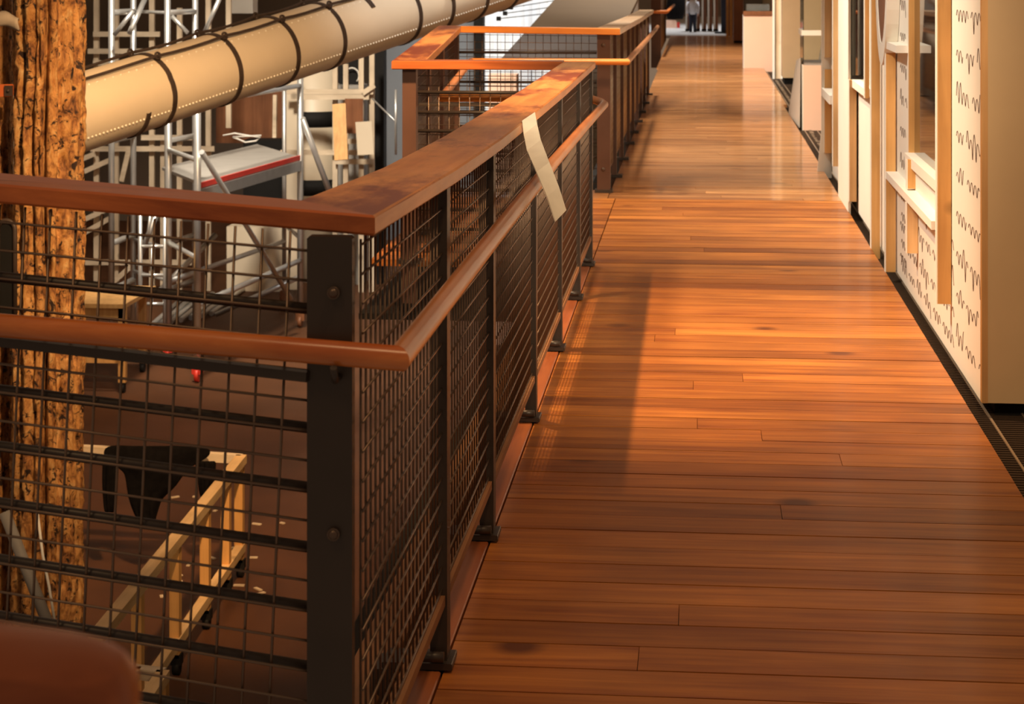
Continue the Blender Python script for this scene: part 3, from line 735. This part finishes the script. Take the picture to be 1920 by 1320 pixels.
# ================================================================ scaffolding
def tube1(par, name, p, q, r, mat='alu', k=10):
    return MB().tube([p, q], r, k).build(name, M[mat], par)
def vert(px, d, z0, z1):
    a_ = P(px, 0, d); return Vector((a_.x, a_.y, z0)), Vector((a_.x, a_.y, z1))
SA1 = thing('scaffold_tower', 'aluminium scaffold tower with grey red edged platform below the mast', 'scaffold', (P(460, 0, 20.5).x, P(460, 0, 20.5).y, ZF))
posts = {'a': (370, 19.1), 'b': (563, 22.0), 'c': (316, 20.2), 'd': (533, 23.2)}
for nm, (px, d) in posts.items():
    p0, p1 = vert(px, d, ZF+.2, .62 if nm in 'ac' else .47)
    o = tube1(SA1, 'standard', p0, p1, .036 if nm != 'd' else .026)
    cs = MB(); cs.box(p0.x-.05, p0.x+.05, p0.y-.03, p0.y+.03, ZF+.08, ZF+.22, .5, .01); cs.tube([(p0.x-.02, p0.y, ZF+.07), (p0.x+.02, p0.y, ZF+.07)], .065, 12)
    cs.build('caster', M['red'] if nm in 'ac' else M['brown'], o)
def pt(nm, z):
    px, d = posts[nm]; a_ = P(px, 0, d); return Vector((a_.x, a_.y, z))
for a_, c_, z, r in (('a', 'b', .20, .027), ('c', 'a', .30, .03), ('d', 'b', .38, .03), ('c', 'd', .30, .026), ('a', 'b', -1.75, .03), ('c', 'd', -1.7, .028), ('c', 'a', -1.3, .025), ('d', 'b', -1.5, .025), ('c', 'a', -.35, .025)):
    tube1(SA1, 'ledger', pt(a_, z), pt(c_, z), r)
tube1(SA1, 'brace', P(378, 285, 19.0), P(545, 560, 21.4), .028); tube1(SA1, 'brace', P(567, 222, 21.9), P(640, 420, 22.5), .034)
tube1(SA1, 'brace', P(405, 590, 22.4), P(560, 520, 22.2), .03); tube1(SA1, 'brace', P(300, 545, 20.4), P(404, 440, 21), .03)
A_, B_, C_, D_ = pt('a', -.6), pt('b', -.6), pt('c', -.6), pt('d', -.6)
off = (C_-A_)*.95
def slab(mb, p, q, o, z0, z1):
    p2, q2 = p+o, q+o; mb.hexa([(v.x, v.y, z0) for v in (p, q, q2, p2)]+[(v.x, v.y, z1) for v in (p, q, q2, p2)])
mb = MB(); slab(mb, A_+(B_-A_)*.03, B_-(B_-A_)*.03, (D_-B_+off)*.55+Vector((-.25, .25, 0)), -.61, -.58); pl = mb.build('platform', M['grey'], SA1)
mb = MB(); mb.beam(A_+Vector((0, -.02, 0)), B_+Vector((0, -.02, 0)), .02, .05); mb.build('edge_strip', M['red'], pl)
mb = MB(); mb.beam(A_+Vector((0, 0, -.09)), B_+Vector((0, 0, -.09)), .05, .11); mb.build('edge_beam', M['alu'], pl)
SB1 = thing('scaffold_tower', 'tall bare aluminium scaffold tower behind the mast at upper left', 'scaffold', (P(280, 0, 21).x, P(280, 0, 21).y, ZF))
sp = {'a': (209, 21.2), 'b': (250, 21.9), 'c': (314, 21.2), 'd': (366, 21.9)}
def pu(nm, z):
    px, d = sp[nm]; a_ = P(px, 0, d); return Vector((a_.x, a_.y, z))
for nm in sp: tube1(SB1, 'standard', pu(nm, ZF+.02), pu(nm, 2.0), .034)
for z in (1.03, .2, -.35, -1.0, -1.45, -1.95, 1.6):
    tube1(SB1, 'rung', pu('a', z), pu('b', z), .033); tube1(SB1, 'rung', pu('c', z), pu('d', z), .03)
for z in (1.03, -1.5, -1.85): tube1(SB1, 'ledger', pu('b', z), pu('c', z), .018)
tube1(SB1, 'brace', P(214, 66, 21), P(250, 20, 21), .024); tube1(SB1, 'brace', P(243, 62, 21.2), P(275, -10, 21.6), .03)
tube1(SB1, 'brace', P(322, 30, 21), P(352, 62, 21), .022); tube1(SB1, 'brace', P(384, 60, 21), P(414, -8, 21), .025)
tube1(SB1, 'brace', P(262, 482, 21), P(296, 395, 21), .03); tube1(SB1, 'brace', P(275, 460, 20.5), P(282, 400, 20.5), .014)
SC1 = thing('scaffold_ladder', 'light aluminium ladder frame standing on the hall floor behind the front mesh', 'ladder', (P(285, 0, 20.2).x, P(285, 0, 20.2).y, ZF))
for px in (263, 309): p0, p1 = vert(px, 20.2, ZF, -.95); tube1(SC1, 'upright', p0, p1, .022)
for yy in (462, 516, 570):
    q = ZD(yy, 20.2); p0, p1 = vert(263, 20.2, q, q)[0], vert(309, 20.2, q, q)[0]; tube1(SC1, 'rung', p0, p1, .018)
p0, p1 = vert(285, 20.2, -1.95, ZD(462, 20.2)); tube1(SC1, 'mid_rod', p0, p1, .012)

# ================================================================ pine frameworks behind
def pineframe(label, d, studs, rails, diags=(), w=.062):
    c = P(studs[0][0], 0, d); t = thing('timber_frame', label, 'timber frame', (c.x, c.y, ZF))
    for px, pyb, pyt in studs:
        a_ = P(px, 0, d); z0 = ZF if pyb is None else ZD(pyb, d); z1 = 2.0 if pyt is None else ZD(pyt, d)
        MB().box(a_.x-w/2, a_.x+w/2, a_.y, a_.y+.05, z0, z1).build('stud', M['pinew'], t)
    for p0, p1, yy in rails:
        a_, c_ = P(p0, yy, d-.06), P(p1, yy, d-.06); MB().beam(a_, c_, .045, .062).build('rail', M['pinex'], t)
    for x0, y0, x1, y1 in diags: MB().beam(P(x0, y0, d-.1), P(x1, y1, d-.1), .045, .06).build('brace', M['pinex'], t)
    return t
pineframe('pale pine stud frame behind the tall scaffold at upper left', 24.5,
          [(180, None, None), (217, None, None), (284, None, None), (305, None, 255), (336, None, 15), (390, None, None), (428, 240, None)],
          [(170, 402, 279), (265, 372, 258), (175, 400, 118), (175, 300, 64), (160, 360, 492), (165, 350, 96)],
          [(150, 325, 206, 300), (150, 300, 178, 288), (152, 440, 208, 408), (150, 415, 195, 395), (228, 340, 243, 275), (200, 540, 245, 500)])
pineframe('pale pine lattice tower right of the cream drum', 24.4,
          [(628, None, 105), (648, None, 120), (677, None, 100), (697, None, 95)],
          [(536, 700, 172), (545, 692, 182), (526, 690, 286), (625, 695, 265), (628, 700, 303)], [(680, 175, 702, 160), (515, 258, 516, 178)])
# orange board leaning in the tower, brown cabinet board, pale sheet
mb = MB(); mb.beam(P(640, 300, 23.4), P(636, 195, 23.6), .16, .03, (0, 1, 0)); solo(mb, 'plank', M['pineo'], 'orange plank standing inside the pale lattice tower', 'plank')
mb = MB(); mb.beam(P(664, 250, 24), P(664, 185, 24), .22, .03, (0, 1, 0)); solo(mb, 'plywood_sheet', M['brown'], 'brown plywood sheet inside the pale lattice tower', 'sheet')
mb = MB(); mb.beam(P(686, 290, 23.8), P(682, 228, 23.8), .2, .02, (0, 1, 0)); solo(mb, 'board_offcut', M['cream'], 'cream offcut board leaning at the right of the lattice tower', 'board')
# cream drum with black bands
c = P(588, 300, 25.5); r = .36
DR = thing('drum', 'big cream cylinder with black painted bands behind the scaffold', 'cylinder', (c.x, c.y, ZF))
MB().tube([(c.x, c.y, ZF), (c.x, c.y, .7)], r, 48).build('body', M['cream'], DR)
for yy in (224, 352): z = ZD(yy, 25.2); MB().tube([(c.x, c.y, z-.1), (c.x, c.y, z+.1)], r+.004, 48).build('band', M['black'], DR)
mb = MB(); a_ = P(537, 0, 24.6); mb.box(a_.x, a_.x+.14, a_.y, a_.y+.03, ZF, .35); solo(mb, 'upright_board', M['cream'], 'narrow cream board standing left of the cream drum', 'board')
mb = MB(); a_, c_ = P(405, 0, 26), P(532, 0, 26); mb.box(a_.x, c_.x, a_.y, a_.y+.03, ZD(268, 26), .6); solo(mb, 'brown_partition', M['brown'], 'brown board partition under the mast behind the scaffold', 'partition')
mb = MB(); a_, c_ = P(425, 0, 24.5), P(530, 0, 24.5); mb.box(a_.x, c_.x, a_.y, a_.y+.4, ZF, ZD(425, 24.5)); solo(mb, 'storage_chest', M['cream'], 'pale plain chest on the hall floor behind the front mesh', 'chest')
mb = MB(); mb.tube([P(418, 254, 23.5), P(440, 250, 23.5), P(470, 255, 23.5), P(488, 258, 23.5), P(480, 264, 23.5), P(460, 267, 23.5), P(445, 260, 23.5), P(436, 257, 23.5), P(490, 254, 23.5)], .010, 8)
solo(mb, 'white_cable', M['white'], 'coil of white cable above the scaffold platform', 'cable')
mb = MB(); a_, c_ = P(456, 0, 25.6), P(530, 0, 25.6); mb.box(a_.x, c_.x, a_.y, a_.y+.3, ZF, ZD(262, 25.6), .5, .02); solo(mb, 'black_crate', M['black'], 'black crate below the white cable coil', 'crate')
mb = MB(); a_, c_ = P(425, 0, 27), P(475, 0, 27); mb.box(a_.x, c_.x, a_.y, a_.y+.3, ZD(25, 27), 1.4); solo(mb, 'white_board', M['white'], 'white panel above the mast at the top of the picture', 'panel')
# table legs, lower left
def trestle(px0, px1, d, ztop):
    T = thing('work_table', 'orange pine work table on black casters beside the rotten timber', 'table', (P(180, 0, d).x, P(180, 0, d).y, ZF))
    fr = P(px1, 0, d); w = .07
    for dx, dy in ((-.95, 0), (0, 0), (-.95, .95), (-.08, .95)):
        o = MB().box(fr.x+dx-w, fr.x+dx, fr.y+dy, fr.y+dy+.06, ZF+.1, ztop-.04).build('leg', M['pineo'], T)
        cs = MB(); cs.tube([(fr.x+dx-.055, fr.y+dy+.03, ZF+.045), (fr.x+dx-.015, fr.y+dy+.03, ZF+.045)], .045, 12); cs.box(fr.x+dx-.06, fr.x+dx-.01, fr.y+dy, fr.y+dy+.06, ZF+.07, ZF+.1); cs.build('caster', M['black'], o)
    MB().box(fr.x-1.05, fr.x+.0, fr.y-.02, fr.y+1.05, ztop-.04, ztop).build('top', M['pineo'], T)
    MB().box(fr.x-1.0, fr.x-.01, fr.y+.01, fr.y+.05, ZF+.28, ZF+.34).build('stretcher', M['pineo'], T)
    MB().box(fr.x-1.0, fr.x-.01, fr.y+.0, fr.y+.04, ztop-.14, ztop-.04).build('apron', M['pineo'], T)
trestle(150, 235, 18.6, ZD(570, 18.6))
# bundle of tubes on the floor
for i in range(7):
    d = 20.6+.16*i; mb = MB(); px = 282+i*19
    p0 = G(px, 612-4*i, ZF+.03+.03*(i % 2)); p1 = G(px+60, 560-3*i, ZF+.03+.03*(i % 2)); mb.tube([p0, p1], .03, 10)
    solo(mb, 'scaffold_tube', M['alu'], 'loose aluminium tube lying in a bundle on the hall floor', 'tube', 'aluminium tubes lying on the hall floor')

# ================================================================ long pine bench frame with jacket
def caster(par, p):
    cs = MB(); cs.tube([(p.x-.02, p.y, ZF+.04), (p.x+.02, p.y, ZF+.04)], .04, 12); cs.box(p.x-.03, p.x+.03, p.y-.03, p.y+.03, ZF+.06, ZF+.12); return cs.build('caster', M['black'], par)
BF = thing('bench_frame', 'long open pine bench frame on casters with a black jacket over it', 'bench frame', (P(330, 0, 12).x, P(330, 0, 12).y, ZF))
zt, zb = -1.73, -2.31
f0 = G(453, 860, zt); f1 = G(178, 1200, zt)
MB().beam(f0, f1, .07, .055).build('long_rail', M['bench'], BF)
g0 = Vector((f0.x, f0.y, zb)); g1 = Vector((f1.x, f1.y, zb))
MB().beam(g0, g1, .055, .055).build('lower_rail', M['bench'], BF)
lf = G(120, 841, zt); MB().beam(f0+Vector((0, .0, .0)), lf, .06, .055).build('end_rail', M['pinex'], BF)
for f in (0.01, .13, .30, .52, .76):
    p = f0.lerp(f1, f); o = MB().box(p.x-.035, p.x+.02, p.y-.03, p.y+.03, ZF+.1, zt-.025).build('leg', M['pineo'], BF); caster(o, p)
p = lf; o = MB().box(p.x-.03, p.x+.03, p.y-.03, p.y+.03, ZF+.1, zt).build('leg', M['pineo'], BF); caster(o, p)
BG = thing('bench_frame', 'nearer pine bench frame corner at the bottom edge of the picture', 'bench frame', (G(300, 1268, zt).x, G(300, 1268, zt).y, ZF))
k0 = G(306, 1266, zt); k1 = G(225, 1256, zt); k2 = G(255, 1345, zt); k3 = G(190, 1345, zt)
MB().beam(k0, k1, .06, .05).build('end_rail', M['pinex'], BG); MB().beam(k0, k2, .06, .05).build('long_rail', M['bench'], BG); MB().beam(k1.lerp(k0, .35), k3, .06, .05).build('long_rail', M['bench'], BG)
o = MB().box(k0.x-.03, k0.x+.02, k0.y-.03, k0.y+.03, ZF+.1, zt-.02).build('leg', M['pineo'], BG); caster(o, k0)
o = MB().box(k1.x-.03, k1.x+.02, k1.y-.03, k1.y+.03, ZF+.1, zt-.02).build('leg', M['pineo'], BG); caster(o, k1)
JK = thing('jacket', 'black jacket draped over the end rail of the pine bench frame', 'jacket', tuple(G(290, 850, zt)))
dj = 13.0
def cloth(rows, name, seed, bulge=.04):
    g = []
    for y, xl, xr in rows:
        row = []
        for i in range(13):
            f = i/12; px = xl+(xr-xl)*f
            fold = .03*noise.noise(Vector((f*6, y*.02, seed)))+bulge*math.sin(math.pi*f)
            row.append(P(px, y, dj-fold-.03))
        g.append(row)
    mb = MB(); mb.grid(g); o = mb.build(name, M['cloth'], JK); md = o.modifiers.new('s', 'SOLIDIFY'); md.thickness = .025; md.offset = 0
    md = o.modifiers.new('b', 'SUBSURF'); md.levels = md.render_levels = 2
cloth([(836, 212, 372), (838, 197, 390), (848, 193, 398), (860, 195, 388), (873, 214, 362), (884, 232, 350), (896, 235, 340), (915, 238, 328), (932, 241, 305), (950, 247, 299), (968, 255, 294), (986, 264, 287)], 'body', 1.0)
cloth([(850, 194, 222), (875, 193, 218), (905, 193, 217), (935, 195, 216), (962, 197, 214)], 'sleeve', 2.0, .03)
cloth([(864, 366, 404), (876, 369, 403), (895, 371, 402), (915, 374, 398), (934, 378, 392)], 'sleeve', 3.0, .03)

# ================================================================ sloped hull cover, small bits in the far hall
mb = MB(); rows = []
for i in range(7):
    f = i/6; d = 24-4.5*f; yy = 4+126*f; xl = 1042-112*f; xr = 1196-60*f
    rows.append([P(xl+(xr-xl)*j/6, yy, d) for j in range(7)])
mb.grid(rows[:4], False); HC = thing('hull_cover', 'big sloping grey brown hull cover in front of the bright wall', 'hull cover', (P(1080, 0, 22).x, P(1080, 0, 22).y, ZF))
o = mb.build('upper_sheet', M['hull'], HC); md = o.modifiers.new('s', 'SOLIDIFY'); md.thickness = .05
mb = MB(); mb.grid(rows[3:], False); o = mb.build('lower_sheet', M['hullg'], HC); md = o.modifiers.new('s', 'SOLIDIFY'); md.thickness = .05
mb = MB(); a_, c_ = P(1050, 0, 25), P(1185, 0, 25); mb.box(a_.x, c_.x, a_.y, a_.y+.2, ZD(5, 25), 2.0); solo(mb, 'timber_beam', M['brown'], 'dark brown timber beam above the sloping hull cover', 'beam')
mb = MB(); q = P(940, 155, 21); mb.box(q.x-.14, q.x+.16, q.y, q.y+.3, ZF, ZD(140, 21)); solo(mb, 'orange_crate', M['peach'], 'peach coloured crate seen through the bay mesh', 'crate')
CL = thing('wire_line', 'taut dark wires with square clamps in front of the bright wall', 'wires', tuple(P(940, 30, 26)))
for x0, y0, x1, y1 in ((935, 35, 1075, 20), (947, 25, 1075, 8), (958, 14, 1060, -2)):
    o = MB().tube([P(x0, y0, 26), P(x1, y1, 27)], .006, 6).build('wire', M['black'], CL)
    q = P(x0, y0, 26); MB().box(q.x-.028, q.x+.028, q.y-.04, q.y+.04, q.z-.028, q.z+.028, .5, .005).build('clamp', M['black'], o)
mb = MB(); mb.tube([P(698, 185, 24), P(742, 228, 23.6)], .010, 8); mb.tube([P(742, 168, 23.6), P(742, 290, 23.6)], .014, 8); solo(mb, 'stay_wire', M['alu'], 'slanting steel stay wire tied to a thin post left of the bay', 'stay')

mb = MB(); a_, c_ = P(634, 0, 25.2), P(672, 0, 25.2); mb.box(a_.x, c_.x, a_.y, a_.y+.25, ZD(158, 25.2), ZD(112, 25.2), .5, .02)
BX = mb.build('equipment_box', M['black']); tag(BX, 'black equipment box with a white hoop standing high inside the lattice tower', 'box')
q = P(660, 142, 25.1); MB().tube([(q.x+.09*math.cos(t), q.y, q.z+.10*math.sin(t)) for t in [i*math.pi/8 for i in range(-2, 11)]], .010, 6).build('hoop', M['white'], BX)
mb = MB(); mb.box(P(630, 0, 25).x, P(680, 0, 25).x, P(650, 0, 25).y, P(650, 0, 25).y+.4, ZF, ZD(158, 25.2)-.002); solo(mb, 'storage_cupboard', M['grey'], 'grey cupboard behind the pale lattice tower carrying a black box', 'cupboard')
mb = MB()
for i in range(26):
    q = G(random.uniform(300, 575), random.uniform(900, 1130), ZF); an = random.uniform(0, 3); w_ = random.uniform(.012, .04)
    dx, dy = math.cos(an)*w_, math.sin(an)*w_; nx, ny = -math.sin(an)*.012, math.cos(an)*.012
    mb.hexa([(q.x-dx-nx, q.y-dy-ny, ZF), (q.x+dx-nx, q.y+dy-ny, ZF), (q.x+dx+nx, q.y+dy+ny, ZF), (q.x-dx+nx, q.y-dy+ny, ZF), (q.x-dx-nx, q.y-dy-ny, ZF+.008), (q.x+dx-nx, q.y+dy-ny, ZF+.008), (q.x+dx+nx, q.y+dy+ny, ZF+.008), (q.x-dx+nx, q.y-dy+ny, ZF+.008)])
o = solo(mb, 'wood_shavings', M['pinew'], 'pale wood shavings scattered on the hall floor beside the bench frame', 'wood shavings'); o['kind'] = 'stuff'
# ================================================================ out of focus rail close to the camera
mb = MB(); dN = 1.16
pts = [P(-130, 1318, dN), P(0, 1336, dN), P(110, 1352, dN-.01), P(160, 1360, dN-.02), P(200, 1367, dN-.02), P(225, 1372, dN-.02), P(243, 1376, dN-.02), P(250, 1377, dN-.02)]
mb.tube(pts, [.050, .050, .050, .048, .044, .037, .024, .008], 24); solo(mb, 'rail_end', M['railX'], 'blurred rounded end of a wooden rail close in the lower left corner', 'rail')
